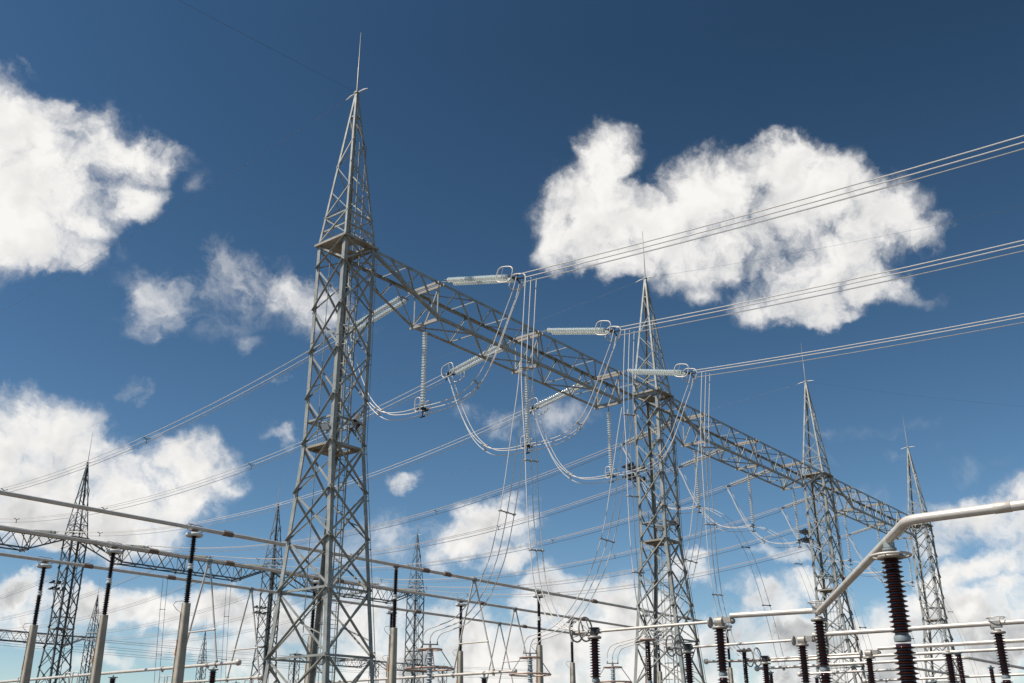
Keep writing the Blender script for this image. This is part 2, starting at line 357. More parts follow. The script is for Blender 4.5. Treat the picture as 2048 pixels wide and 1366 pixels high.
    if not light:
        for p, yaw in (((.3, -.98, 15.2), -60), ((.42, -.98, 14.75), -60), ((-.96, -.55, 14.55), 200)):
            fl = MB(); lx = MB(); q = Matrix.Rotation(R(yaw), 4, 'Z') @ Matrix.Rotation(R(35), 4, 'Y'); o = Vector(p)
            def tp(x, y, z): return o+q @ Vector((x, y, z))
            a = [(.0, .12, .12), (0, -.12, .12), (0, -.12, -.12), (0, .12, -.12), (.16, .2, .17), (.16, -.2, .17), (.16, -.2, -.17), (.16, .2, -.17)]
            fl.add([tp(*v) for v in a], [(0, 1, 2, 3), (7, 6, 5, 4), (0, 4, 5, 1), (1, 5, 6, 2), (2, 6, 7, 3), (3, 7, 4, 0)])
            fl.bar(o, (o.x*.9, o.y*.9, o.z-.35), .05, .05)
            f = fl.build('floodlight', DARK if yaw < 0 else CEMENT, root)
            lx.add([tp(.165, .17, .14), tp(.165, -.17, .14), tp(.165, -.17, -.14), tp(.165, .17, -.14)], [(0, 1, 2, 3)])
            lx.build('lamp_glass', LENS, f)
    if rack:
        m = MB()
        for z in (17.9, 18.6):
            for x in (-.9, .0):
                m.bar((x, .5, z), (x, 1.55, z+.2), .07, .07)
                m.bar((x, .97, z-.8), (x, 1.45, z+.12), .05, .05)
            m.bar((-1.3, 1.42, z+.2), (.5, 1.42, z+.2), .06, .06)
        m.build('floodlight_rack', STEEL_DARK, root)
        for z in (18.15, 18.85):
            for x in (-1.1, -.4, .3):
                f = MB(); f.bar((x, 1.3, z+.08), (x, 1.9, z-.02), .40, .07); f.bar((x, 1.12, z+.12), (x, 1.3, z+.08), .25, .2)
                f.build('floodlight', DARK, root)
    return root
X0, Y0, BAY = 28.414, 32.54, 28.0
near = make_tower(False, False); near.location = (X0, Y0, 0)
near['label'] = ''
TG = 'towers of the front gantry'
tag(near, 'largest grey lattice tower, spike on top, rising left of the middle', 'lattice tower', TG)
second = make_tower(False, True); second.location = (X0+BAY, Y0, 0)
tag(second, 'second lattice tower of the front gantry, dark floodlights on its left side', 'lattice tower', TG)
third = copy_tree(second); third.location = (X0+2*BAY, Y0, 0)
tag(third, 'third lattice tower of the front gantry, half crossed by the slanting pale pipe', 'lattice tower', TG)
far_t = make_tower(True, False); far_t.location = (X0+3*BAY, Y0, 0)
tag(far_t, 'last and smallest lattice tower at the right end of the front gantry', 'lattice tower', TG)
G2X, G2Y = 58.15, 109.4
GG = 'towers of the rear gantry'
rear = make_tower(True, True, st=STEEL_DARK); rear.location = (G2X, G2Y, 0)
tag(rear, 'dark lattice tower of the rear gantry between the two leftmost concrete posts', 'lattice tower', GG)
o = copy_tree(rear); o.location = (G2X+BAY+.1, G2Y, 0)
tag(o, 'dark rear lattice tower seen just left of the largest tower', 'lattice tower', GG)
rear2 = make_tower(True, False, st=STEEL_DARK); rear2.location = (G2X+2*BAY-.2, G2Y, 0)
tag(rear2, 'thin rear lattice tower standing right of the largest tower, above the ringed arrester', 'lattice tower', GG)
o = copy_tree(rear2); o.location = (G2X-BAY, G2Y, 0)
tag(o, 'rear gantry lattice tower carrying the left end of the rear beam', 'lattice tower', GG)
G3Y = 209.
o = copy_tree(rear2); o.location = (118.2, G3Y, 0)
tag(o, 'tiny distant lattice tower just left of the second concrete post', 'lattice tower')
o = copy_tree(rear2); o.location = (177, 252.3, 0)
tag(o, 'tiny distant lattice tower seen between the rods of the nearest V-shaped drop', 'lattice tower')
plain = make_tower(True, False, False, STEEL_DARK); plain.location = (90.2, G3Y, 0)
tag(plain, 'distant peakless lattice column left of the tiny tower', 'lattice column', 'distant peakless columns')
for i, lab in enumerate(('distant peakless lattice column behind the feet of the largest tower', 'distant peakless lattice column right of the largest tower',
    'distant peakless lattice column near the grey ringed arrester')):
    o = copy_tree(plain); o.location = (174.2+28*i, G3Y, 0); tag(o, lab, 'lattice column', 'distant peakless columns')

# ---------------------------------------------------------------- lattice beams
PH = (5.556, 14.0, 22.444); ZB = 21.66; HW = TA
def make_beam(st=STEEL, light=False):
    root = empty('lattice_beam'); zt, zb = HP-.02, ZB; x0, x1 = TA+.03, BAY-TA-.03
    if not light: cw, wb = .15, .075
    else: cw, wb = .16, .085
    for sy in (-1, 1):
        m = MB(); m.angle((x0, sy*HW, zt), (x1, sy*HW, zt), (0, -sy, 0), (0, 0, -1), cw, .016); m.build('chord', st, root)
        m = MB(); p = [(x0, sy*HW, zt-.25), (PH[0], sy*HW, zb), (PH[2], sy*HW, zb), (x1, sy*HW, zt-.25)]
        for a, b in zip(p, p[1:]): m.angle(a, b, (0, -sy, 0), (0, 0, 1), cw, .016)
        m.build('chord', st, root)
    n = 12; xs = [PH[0]+(PH[2]-PH[0])*i/n for i in range(n+1)]
    for sy in (-1, 1):
        m = MB(); y = sy*(HW-.03); nv = Vector((0, -sy, 0))
        for i in range(n):
            a, b = ((xs[i], y, zb+.05), (xs[i+1], y, zt-.05)) if i % 2 == 0 else ((xs[i], y, zt-.05), (xs[i+1], y, zb+.05))
            m.angle(a, b, (0, 0, 1), nv, wb, .009)
        for x in (PH[0], PH[1], PH[2]): m.angle((x, y-sy*.08, zb+.05), (x, y-sy*.08, zt-.05), (1, 0, 0), nv, wb, .009)
        for e in (0, 1):
            f = (lambda x: x) if e == 0 else (lambda x: BAY-x)
            def zl(x): return zt-.25+(zb-zt+.25)*(x-x0)/(PH[0]-x0)
            for a, b in (((3.2, zl(3.2)), (2.0, zt)), ((3.2, zl(3.2)), (4.1, zt)), ((4.1, zt), (PH[0], zb))):
                m.angle((f(a[0]), y, a[1]), (f(b[0]), y, b[1]), (0, 0, 1), nv, wb, .009)
        m.build('lattice_panel', st, root)
    for z, s in ((zt-.03, -1), (zb+.03, 1)):
        m = MB(); xx = xs[::2] if s > 0 else [PH[0]-5.6+.95]+[PH[0]-2.4]+xs[::2]+[PH[2]+2.4, PH[2]+5.6-.95]
        for i in range(len(xx)-1):
            sg = 1 if i % 2 == 0 else -1
            a, b = (xx[i], sg*(HW-.04), z), (xx[i+1], -sg*(HW-.04), z)
            m.angle(a, b, (0, 0, s), (1, 0, 0), wb*.9, .009)
            if not light or s < 0: m.angle((xx[i], -HW+.04, z+s*.02), (xx[i], HW-.04, z+s*.02), (0, 0, s), (1, 0, 0), wb*.75, .008)
        m.build('lattice_panel', st, root)
    for x in PH:
        m = MB()
        for dx in (-.2, .2): m.bar((x+dx, -HW-.12, zt-.11), (x+dx, HW+.12, zt-.11), .07, .13)
        m.build('strut', ALU_CAST if not light else st, root)
        m = MB(); m.bar((x-.05, -HW-.05, zb-.07), (x-.05, HW+.05, zb-.07), .1, .12)
        m.bar((x, 0, zb-.08), (x, 0, zb-.25), .05, .09)
        m.bar((x, -.9, zt-.25), (x, -.03, zb+.02), .07, .07); 
        m.build('hanger', ALU_CAST if not light else st, root)
    return root
beam = make_beam(); beam.location = (X0, Y0, 0); BG = 'beams of the front gantry'
tag(beam, 'longest lattice beam between the two nearest towers, glass strings on both sides', 'lattice beam', BG)
for k, lab in ((1, 'middle lattice beam between the second and third towers, right of the fan of wires'), (2, 'farthest lattice beam of the front gantry, above the bend of the slanting pale pipe')):
    o = copy_tree(beam); o.location = (X0+k*BAY, Y0, 0); tag(o, lab, 'lattice beam', BG)
rbeam = make_beam(STEEL_DARK, True); rbeam.location = (G2X-BAY, G2Y, 0); RG = 'beams of the rear gantry'
tag(rbeam, 'dark rear lattice beam cut by the left edge of the picture', 'lattice beam', RG)
for k, lab in ((1, 'dark rear lattice beam running behind the busbars, left of the largest tower'), (2, 'dark rear lattice beam seen through the legs of the largest tower')):
    o = copy_tree(rbeam); o.location = (G2X+(k-1)*BAY, G2Y, 0); tag(o, lab, 'lattice beam', RG)
for k, lab in ((0, 'far lattice beam at the left edge behind the leftmost concrete post'), (3, 'far lattice beam behind the feet of the largest tower'), (4, 'far lattice beam low behind the right leg of the largest tower')):
    o = copy_tree(rbeam); o.location = (90.2+28*k, G3Y, 0); tag(o, lab, 'lattice beam', 'distant lattice beams')

# ---------------------------------------------------------------- glass insulator strings
def disc_string(n, length, seg=14, r=.128):
    """discs stacked along local +X, pins first"""
    m = MB(); step = length/n; pr = []
    for i in range(n):
        x = i*step
        pr += [(.022, x+.002), (.042, x+.012), (.046, x+.055), (r*.6, x+.058), (r*1.02, x+.078), (r*1.05, x+.094), (r*.8, x+.094), (r*.45, x+.102), (.03, x+.106)]
    m.lathe(pr, (0, 0, 0), (1, 0, 0), seg); return m
def glass(m, name, mt, parent):
    o = m.build(name, mt, parent); o.data.materials.append(CAPS)      # metal caps and pins between the discs
    for p in o.data.polygons:
        if max(math.hypot(o.data.vertices[i].co.y, o.data.vertices[i].co.z) for i in p.vertices) < .050: p.material_index = 1
    return o
def make_tension(far=False):
    root = empty('tension_insulator_string'); Ls = 4.0; LL = 4.28
    gm = GLASS_FAR if far else GLASS
    for s in (-1, 1):
        o = glass(disc_string(26, Ls, 8 if far else 14), 'glass_string', gm, root); o.location = (.60, s*.225, 0)
    m = MB(); m.tube([(0, 0, 0), (.45, 0, 0)], .028, 6); m.bar((.48, -.3, 0), (.48, .3, 0), .12, .02); 
    for s in (-1, 1): m.tube([(.48, s*.225, 0), (.66, s*.225, 0)], .02, 6)
    m.build('yoke_plate', CEMENT, root)
    m = MB(); m.bar((LL+.52, -.3, 0), (LL+.52, .3, 0), .16, .02)
    m.add([(LL+.44, -.3, .013), (LL+.44, .3, .013), (LL+.8, .12, .013), (LL+.8, -.12, .013), (LL+.44, -.3, -.013), (LL+.44, .3, -.013), (LL+.8, .12, -.013), (LL+.8, -.12, -.013)],
          [(0, 1, 2, 3)[::-1], (4, 5, 6, 7), (0, 1, 5, 4), (1, 2, 6, 5), (2, 3, 7, 6), (3, 0, 4, 7)])
    for s in (-1, 1): m.tube([(LL+.34, s*.225, 0), (LL+.52, s*.225, 0)], .02, 6)
    for dy, dz in OFF: m.tube([(LL+.7, dy*.5, 0), (LL+1.0, dy, dz)], [.03, .035], 6)
    m.build('yoke_plate', DARK if not far else CEMENT, root)
    for s in (-1, 1):
        if far: continue
        m = MB(); m.tube([p+Vector((LL+.36, s*.50, .02)) for p in ring_pts(.96, .80)], .03, 8, True)
        m.tube([(LL+.2, s*.52, .36), (LL+.2, s*.52, -.32)], .012, 6); m.tube([(LL+.5, s*.2, 0), (LL+.35, s*.52, 0)], .014, 6)
        m.build('corona_ring', ALU, root)
    return root
OFF = ((-.22, .10), (.22, .10), (0, -.26))
tens = make_tension(False); tens_far = make_tension(True)
def aim(o, p, d):
    o.location = p; o.rotation_mode = 'QUATERNION'; o.rotation_quaternion = Vector(d).normalized().to_track_quat('X', 'Z')
ORD = ('nearest the largest tower', 'at mid-span', 'nearest the second tower')
ORD2 = ('beside the second tower', 'at mid-span', 'nearest the third tower')
ORD3 = ('beside the third tower', 'at mid-span', 'nearest the last tower')
BN = ('longest front beam', 'middle front beam', 'farthest front beam')
used = {}
def proto(o):
    if o.name in used: return copy_tree(o)
    used[o.name] = 1; return o
PX = [[X0+k*BAY+p for p in PH] for k in range(3)]
DL, DR = Vector((0, 3.8, -.74)), Vector((0, -3.9, -1.0))
def lead(d, l): d = d.normalized(); return d*l
for k in range(3):
    for i, x in enumerate(PX[k]):
        o = proto(tens if k < 1 else tens_far); aim(o, (x, Y0+HW+.12, HP-.12), DL)
        if k > 0 and i == 0 and k == 1: pass
        tag(o, 'double glass string left of the %s, %s' % (BN[k], (ORD, ORD2, ORD3)[k][i]), 'insulator', 'glass strings left of the front beams')
for i, x in enumerate(PX[0]):
    o = proto(tens); aim(o, (x, Y0-HW-.12, HP-.06), DR)
    tag(o, 'near-level double glass string right of the longest front beam, %s' % ORD[i], 'insulator', 'glass strings right of the front beam')
for k in range(3):
    for i, p in enumerate(PH):
        x = G2X+(k-1)*BAY+p
        o = proto(tens_far); aim(o, (x, G2Y-HW-.12, HP-.12), (0, -3.9, -.6))
        tag(o, 'tan insulator string on the %s, %s of three' % (('left-edge rear beam', 'rear beam left of the largest tower', 'rear beam seen through the largest tower')[k], ('left', 'middle', 'right')[i]), 'insulator', 'insulator strings on the rear beams')
def make_susp(far=False):
    root = empty('suspension_insulator_string'); q = Vector((0, 0, -1)).to_track_quat('X', 'Z')
    o = glass(disc_string(27, 3.94, 8 if far else 14, .125), 'glass_string', GLASS if not far else GLASS_FAR, root); o.rotation_mode = 'QUATERNION'; o.rotation_quaternion = q; o.location = (0, 0, -.12)
    m = MB(); m.tube([(0, 0, .1), (0, 0, -.13)], .02, 6); m.tube([(0, 0, -4.05), (0, 0, -4.2)], .02, 6)
    m.bar((-.24, 0, -4.22), (.24, 0, -4.22), .04, .16)
    for dx, dz in ((-.22, -4.3), (.22, -4.3), (0, -4.66)): m.tube([(dx, -.16, dz), (dx, .16, dz)], .04, 8); m.bar((dx*.8, 0, -4.2), (dx, 0, dz), .03, .05)
    m.build('yoke_plate', DARK, root)
    if not far:
        for s in (-1, 1):
            m = MB(); m.tube([Vector((p.z+s*0, p.y, p.x)).zxy if False else Vector((s*.36, p.x*.6, p.z))+Vector((0, 0, -4.12)) for p in ring_pts(.62, .72)], .026, 8, True)
            m.tube([(s*.36, -.16, -4.12), (s*.36, .16, -4.12)], .012, 6); m.tube([(0, 0, -4.2), (s*.36, 0, -4.12)], .014, 6)
            m.build('corona_ring', ALU, root)
    return root
susp = make_susp(); susp_far = make_susp(True)
for k in range(3):
    for i, x in enumerate(PX[k]):
        o = proto(susp if k < 1 else susp_far); o.location = (x, Y0, ZB-.33)
        tag(o, 'vertical glass string hanging under the %s, %s' % (BN[k], (ORD, ORD2, ORD3)[k][i]), 'insulator', 'vertical glass strings under the front beams')

# ---------------------------------------------------------------- conductors
def wires(name, path, offs, r, m, label, cat, group, spacers=(), n=6, spm=None, seg=None):
    """a bundle: parts wire, spacer; path = centre points, offs = list of offsets"""
    root = empty(name, path[0]); P0 = Vector(path[0])
    for o3 in offs:
        w = MB(); w.tube([Vector(p)-P0+Vector(o3) for p in path], r, n); w.build('wire', m, root)
    for s in spacers:
        c = Vector(s)-P0; w = MB(); cc = sum((Vector(o3) for o3 in offs), Vector())/len(offs)
        for o3 in offs: 
            w.bar(c+cc, c+Vector(o3), .05, .05); w.tube([c+Vector(o3)-Vector((0, .07, 0)), c+Vector(o3)+Vector((0, .07, 0))], .045, 6)
        w.build('spacer', spm or CLAMP, root)
    return tag(root, label, cat, group)
O3 = [Vector((-.22, 0, .10)), Vector((.22, 0, .10)), Vector((0, 0, -.26))]
dl = DL.normalized(); dr = DR.normalized(); LE = 5.28
def sag(y0, z0, y1, z1, s, n=28):
    return [(y0+(y1-y0)*i/n, z0+(z1-z0)*i/n-4*s*(i/n)*(1-i/n)) for i in range(n+1)]
ends = {}
for k in range(3):
    for i, x in enumerate(PX[k]):
        a = Vector((x, Y0+HW+.12, HP-.12))+dl*LE; x2 = G2X+(k-1)*BAY+PH[i]; b = Vector((x2, G2Y-HW-.12-5.2, HP-.85))
        ends[k, i] = a
        yz = sag(a.y, a.z, b.y, b.z, 2.75); pts = [(x+(x2-x)*j/(len(yz)-1), y, z) for j, (y, z) in enumerate(yz)]
        sp = [pts[j] for j in (9, 18)]
        sp = [tuple(Vector(pts[8]).lerp(Vector(pts[9]), .3)), pts[17], pts[24]]
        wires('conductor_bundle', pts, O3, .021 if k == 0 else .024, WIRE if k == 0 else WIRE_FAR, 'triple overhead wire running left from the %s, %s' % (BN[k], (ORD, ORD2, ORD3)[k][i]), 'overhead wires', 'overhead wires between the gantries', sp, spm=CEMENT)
        if k < 3:
            x3 = x2+2.0; yz = sag(G2Y+5.5, HP-.9, G3Y-5.5, HP-.9, 3.2, 20)
            wires('conductor_bundle', [(x2+(x3-x2)*j/20, y, z) for j, (y, z) in enumerate(yz)], O3, .021, WIRE_FAR,
                  'far triple wire behind the rear gantry, behind the %s, %s' % (BN[k].replace(' front', ''), (ORD, ORD2, ORD3)[k][i]), 'overhead wires', 'overhead wires behind the rear gantry', n=5)
for i, x in enumerate(PX[0]):
    a = Vector((x, Y0-HW-.12, HP-.06))+dr*LE; ends['r', i] = a
    pts = []
    for j in range(41):
        y = a.y-(a.y+90)*j/40; c = .00112
        pts.append((x, y, a.z+c*((y+14)**2-(a.y+14)**2)))
    wires('conductor_bundle', pts, O3, .025, WIRE, 'triple overhead wire leaving to the upper right, %s of the three' % ('topmost', 'middle', 'lowest')[i], 'overhead wires', 'overhead wires leaving to the right')
JUMP = [(26.45, 22.3), (26.68, 21.6), (27.1, 20.75), (28.15, 18.65), (29.0, 17.6), (29.95, 17.13), (31.1, 16.98), (32.5, 17.0), (33.95, 17.03), (35.3, 17.38), (36.55, 18.5), (37.6, 20.4), (38.2, 21.9), (38.55, 22.6)]
JOFF = [Vector((-.22, 0, .10)), Vector((.22, 0, .10)), Vector((0, 0, -.22))]
for k in range(3):
    for i, x in enumerate(PX[k]):
        P = JUMP if k == 0 else JUMP[7:]
        pts = spline([(x, y+.0, z) for y, z in P], 6)
        sp = [spline([(x, y, z) for y, z in P[3:6]], 4)[4], spline([(x, y, z) for y, z in JUMP[8:11]], 4)[5]] if k == 0 else [spline([(x, y, z) for y, z in JUMP[8:11]], 4)[5]]
        wires('jumper_loop', pts, JOFF, .023, WIRE, 'hanging triple jumper loop under the %s, %s' % (BN[k], (ORD, ORD2, ORD3)[k][i]), 'jumper wires', 'jumper loops under the front beams', sp, spm=ALU_CAST)
# vertical drops to the switches and arresters, one pair per phase of the nearest bay
DROPS = [([(25.75, 22.2), (25.9, 20.2), (26.05, 18.0), (26.0, 16.0), (25.88, 14.0), (25.8, 11.5), (25.68, 9.9), (25.47, 8.0), (25.05, 6.9), (24.7, 6.42), (24.24, 6.1), (23.6, 5.95)],
          [(26.05, 17.9), (26.2, 16.6), (26.53, 14.8), (27.06, 11.9), (27.62, 9.7), (28.13, 8.57), (28.78, 7.6), (29.73, 6.82), (30.7, 6.55), (31.35, 6.42), (31.6, 6.2), (31.64, 5.95)]),
         ([(25.6, 22.2), (25.8, 20), (25.9, 17.8), (25.88, 16), (25.92, 12.84), (25.88, 10.57), (25.71, 8.16), (25.4, 6.86), (24.95, 6.26), (24.15, 5.9)],
          [(25.95, 17.85), (26.3, 16.4), (26.6, 14.98), (27.26, 12.11), (27.92, 10.34), (28.66, 9.03), (29.62, 7.88), (30.57, 7.2), (31.52, 6.92), (32.2, 6.78), (32.45, 6.5), (32.5, 6.2)]),
         ([(25.6, 22.2), (25.85, 20), (26.0, 18.13), (26.08, 14.61), (26.1, 11.5), (25.95, 9.04), (25.68, 7.7), (25.42, 6.75), (24.75, 6.05)],
          [(26.05, 18.0), (26.3, 16.6), (26.6, 14.97), (27.25, 12.03), (28.12, 9.78), (29.37, 8.1), (30.73, 7.35), (31.92, 7.12), (32.65, 6.95), (32.93, 6.6), (32.98, 6.26)])]
for i, x in enumerate(PX[0]):
    for j, P in enumerate(DROPS[i]):
        pts = spline([(x, y, z) for y, z in P], 7); h = ('largest tower', 'second tower', 'fan of wires right of the second tower')[i]
        of = [Vector((-.25, .13, 0)), Vector((.0, 0, 0)), Vector((.25, -.13, 0))] if j == 0 else [Vector((-.25, .2, .08)), Vector((0, 0, 0)), Vector((.25, -.2, -.08))]
        zs = sorted(pts, key=lambda p: abs(p[2]-((13.4, 11.2)[j])))[:1]+(sorted(pts, key=lambda p: abs(p[2]-9.4))[:1] if j == 0 else [])
        if j == 0: zs += [p for p in sorted(pts, key=lambda p: abs(p[2]-17.6))[:1]]
        wires('drop_conductor', pts, of, .023, WIRE, ('vertical triple drop wire, %s of three, falling straight to a ringed switch' if j == 0 else 'slanting triple drop wire, %s of three, curving onto a grey arrester') % ('leftmost', 'middle', 'rightmost')[i],
              'drop wires', 'vertical drop wires' if j == 0 else 'drop wires to the arresters', zs, spm=ALU_CAST)
for k in (1, 2):
    for i, x in enumerate(PX[k]):
        P = [(32.3, 17.0), (31.4, 16.6), (30.2, 15.6), (29.2, 13.6), (28.6, 11.65), (28.0, 8.79), (27.6, 6.35)]
        pts = spline([(x, y, z) for y, z in P], 7)
        wires('drop_conductor', pts, [Vector((-.22, .13, 0)), Vector((.22, -.13, 0))], .018, WIRE, 'thin double drop wire under the %s, %s' % (BN[k], (ORD2, ORD3)[k-1][i]), 'drop wires', 'thin drop wires of the farther beams', [pts[20], pts[32]])
for x, l in ((66.9, 'left of the orange-smeared post'), (75.7, 'behind the nearest V-shaped drops')):
    wires('drop_conductor', [(x, 104.2, 20.2), (x, 104.0, 16.3), (x, 103.6, 11.3), (x, 103.2, 6)], [Vector((-.22, .13, 0)), Vector((.22, -.13, 0))], .024, THIN, 'dark double wire with rungs hanging far %s' % l, 'drop wires', 'dark double drop wires of the rear gantry', [(x, 104.0, 16.3), (x, 103.6, 11.3)], spm=THIN)
for z, l in ((16.9, 'highest'), (15.9, 'middle'), (15.1, 'lowest')):
    wires('conductor_bundle', [(56+j*10, 150, z+.8*((j-6)/6)**2) for j in range(15)], [Vector((0, 0, .16)), Vector((0, 0, -.16))], .022, THIN, '%s of the far level dark wires behind the three leftmost concrete posts' % l, 'overhead wires', 'far level wires', n=5)
def earth(p, q, s, label):
    m = MB(); m.tube([Vector(p).lerp(Vector(q), j/24)-Vector((0, 0, 4*s*(j/24)*(1-j/24))) for j in range(25)], .0065, 5)
    tag(m.build('earth_wire', THIN), label, 'wire', 'thin earth wires')
earth((X0, Y0, HA+.02), (X0-52, Y0+4.5, HA-.6), .3, 'thin dark wire from the largest tower\'s tip to the top left')
for k, l in enumerate(('largest tower', 'second tower', 'third tower', 'last tower')):
    if k < 3: earth((X0+k*BAY, Y0+.8, HA-.06), (G2X+(k-1)*BAY, G2Y-.8, HA-.06), 1.2, 'thin dark wire running left from the tip of the front gantry\'s %s' % l)
    if k in (1,): earth((X0+k*BAY, Y0-.8, HA-.06), (X0+k*BAY, -60, HA-.3), 3.6, 'thin dark wire leaving to the right from the tip of the second tower')
earth((X0+2*BAY, Y0-.1, HA), (X0+2*BAY+40, Y0-32, HA), .8, 'thin pale wire leaving to the right from the tip of the third tower')

# ---------------------------------------------------------------- rigid busbars on concrete posts
ZBUS = 11.72; YB = {'front': 42.9, 'middle': 50.1, 'rear': 57.3}; PXS = [28.85+14.1*k for k in range(5)]
def sheds(n, length, rc, rs, seg=24, alt=.86):
    pr = [(rc*1.05, 0), (rc*1.05, .03)]; st = (length-.06)/n
    for i in range(n):
        h = .03+i*st; r = rs*(1 if i % 2 == 0 else alt)
        pr += [(rc, h), (rc, h+st*.25), (r*.97, h+st*.46), (r, h+st*.52), (r*.97, h+st*.58), (rc*1.1, h+st*.78)]
    return pr+[(rc*1.05, length-.03), (rc*1.05, length)]
def make_post_insulator(ringed=True):
    root = empty('post_insulator')
    m = MB(); m.lathe(sheds(17, 1.62, .095, .165, 20), (0, 0, 0)); m.build('shed_stack', PORC_D, root)
    m = MB(); m.lathe([(.11, 1.62), (.15, 1.64), (.15, 1.72), (.11, 1.74), (.11, 1.80), (.15, 1.82), (.15, 1.86), (.10, 1.88)]); m.build('flange', WHITE, root)
    m = MB(); m.lathe(sheds(16, 1.42, .085, .15, 20), (0, 0, 1.88)); m.build('shed_stack', PORC_D, root)
    m = MB(); m.lathe([(.12, 3.30), (.13, 3.33), (.08, 3.36), (.08, 3.44), (.14, 3.46), (.14, 3.50)]); m.box((0, 0, 3.52), .3, .34, .05); m.build('cap', CLAMP, root)
    if ringed:
        m = MB(); n = 28; m.tube([(.33*math.cos(2*math.pi*k/n), .33*math.sin(2*math.pi*k/n), 3.28) for k in range(n)], .095, 10, True); m.lathe([(.3, 3.27), (.3, 3.30)], n=20); m.build('corona_ring', WHITE, root)
        m = MB()
        for s in (-1, 1): m.tube([Vector((s*.22, 0, 3.62))+Vector((p.x, p.z*.25, p.z)) for p in ring_pts(.5, .34, 20)], .016, 6, True)
        m.build('arcing_horn', CLAMP, root)
    return root
def make_post(top=8.1):
    root = empty('concrete_post')
    m = MB(); 
    def sec(h, c): return [(-h, -h+c), (-h, h-c), (-h+c, h), (h-c, h), (h, h-c), (h, -h+c), (h-c, -h), (-h+c, -h)]
    vs = []
    for z, h in ((0, .275), (top, .163)): vs += [(x, y, z) for x, y in sec(h, h*.2)]
    m.add(vs, [tuple(range(8))[::-1], tuple(range(8, 16))]+[(i, (i+1) % 8, 8+(i+1) % 8, 8+i) for i in range(8)])
    m.build('shaft', CONC, root)
    m = MB(); m.tube([(-.16, .05, top+.1), (-.42, .25, top+.06), (-.5, .3, top-.1), (-.36, .22, top-.3), (-.20, .08, top-.45), (-.295, .12, 0)], .014, 6)
    for z in range(1, 8): 
        h = (.275)-.112*z/top; m.box((-h-.01, h*.5, z), .03, .05, .04)
    m.build('earthing_cable', CLAMP, root)
    return root
pi_r = make_post_insulator(True); pi_p = make_post_insulator(False); cp = make_post()
ON = ('front', 'middle', 'rear')
first = {'front': True}
POSNAME = {('front', 0): 'with an orange paint smear, third from the left edge', ('middle', 0): 'second from the left edge', ('rear', 0): 'leftmost in the picture',
 ('front', 1): 'just right of the largest tower, under the upper busbar', ('middle', 1): 'seen between the legs of the largest tower', ('front', 2): 'under the upper busbar left of the brown columns',
 ('middle', 2): 'under the middle busbar, right of the first grey arrester', ('rear', 2): 'half hidden by the post right of the largest tower', ('front', 3): 'behind the left leg of the second tower',
 ('middle', 3): 'slim, left of the first brown porcelain column', ('front', 4): 'at the right end of the upper busbar', ('middle', 4): 'at the right end of the middle busbar', ('rear', 4): 'at the right end of the lowest busbar'}
for b in ON:
    for k, x in enumerate(PXS):
        if (b, k) not in POSNAME: continue
        ringed = not (b == 'front' and k == 1)
        o = proto(pi_r if ringed else pi_p); o.location = (x, YB[b], 8.1)
        tag(o, 'black ribbed insulator on the post %s' % POSNAME[b, k], 'insulator', 'black insulators on the concrete posts')
        c = proto(cp); c.location = (x, YB[b], 0)
        tag(c, 'tapered concrete post %s' % POSNAME[b, k], 'concrete post', 'concrete posts under the busbars')
        if b == 'front' and k == 0:
            m = MB(); n = 9; zc = 6.05
            for q in range(14):
                dy = random.uniform(.07, .17); dz = random.uniform(-.33, .33); h = (.275)-.112*(zc+dz)/8.1
                m.box((-h-.003, dy, zc+dz), .008, random.uniform(.03, .10), random.uniform(.08, .22))
            m.build('paint_smear', PAINT, c)
SLEEVE = {'front': [16.6, 25.3-9, 30.8, 44.9+.6, 50.1-2.6, 64, 78], 'middle': [17, 31.2, 36.3, 45, 59.5, 72.8], 'rear': [31.5, 37.2, 46.2, 60, 74]}
for b in ON:
    root = empty('busbar', (50, YB[b], ZBUS)); x1 = 86
    m = MB(); m.tube([(-46, 0, 0), (x1-50, 0, 0)], .098, 16); m.build('tube', ALU, root)
    for x in SLEEVE[b]:
        m = MB(); m.lathe([(.10, -.3), (.128, -.29), (.128, .29), (.10, .3)], (x-50, 0, 0), (1, 0, 0), 16)
        for q in range(7): m.box((x-50-.24+q*.08, 0, .14), .035, .06, .05)
        m.build('coupling', CLAMP, root)
    m = MB(); m.ball((x1-50, 0, 0), .16); m.build('end_ball', ALU_CAST, root)
    tag(root, {'front': 'highest of the three long pale busbar tubes', 'middle': 'middle one of the three parallel pale busbar tubes', 'rear': 'lowest of the three parallel pale busbar tubes'}[b] + ' crossing the left half', 'busbar', 'long busbar tubes')
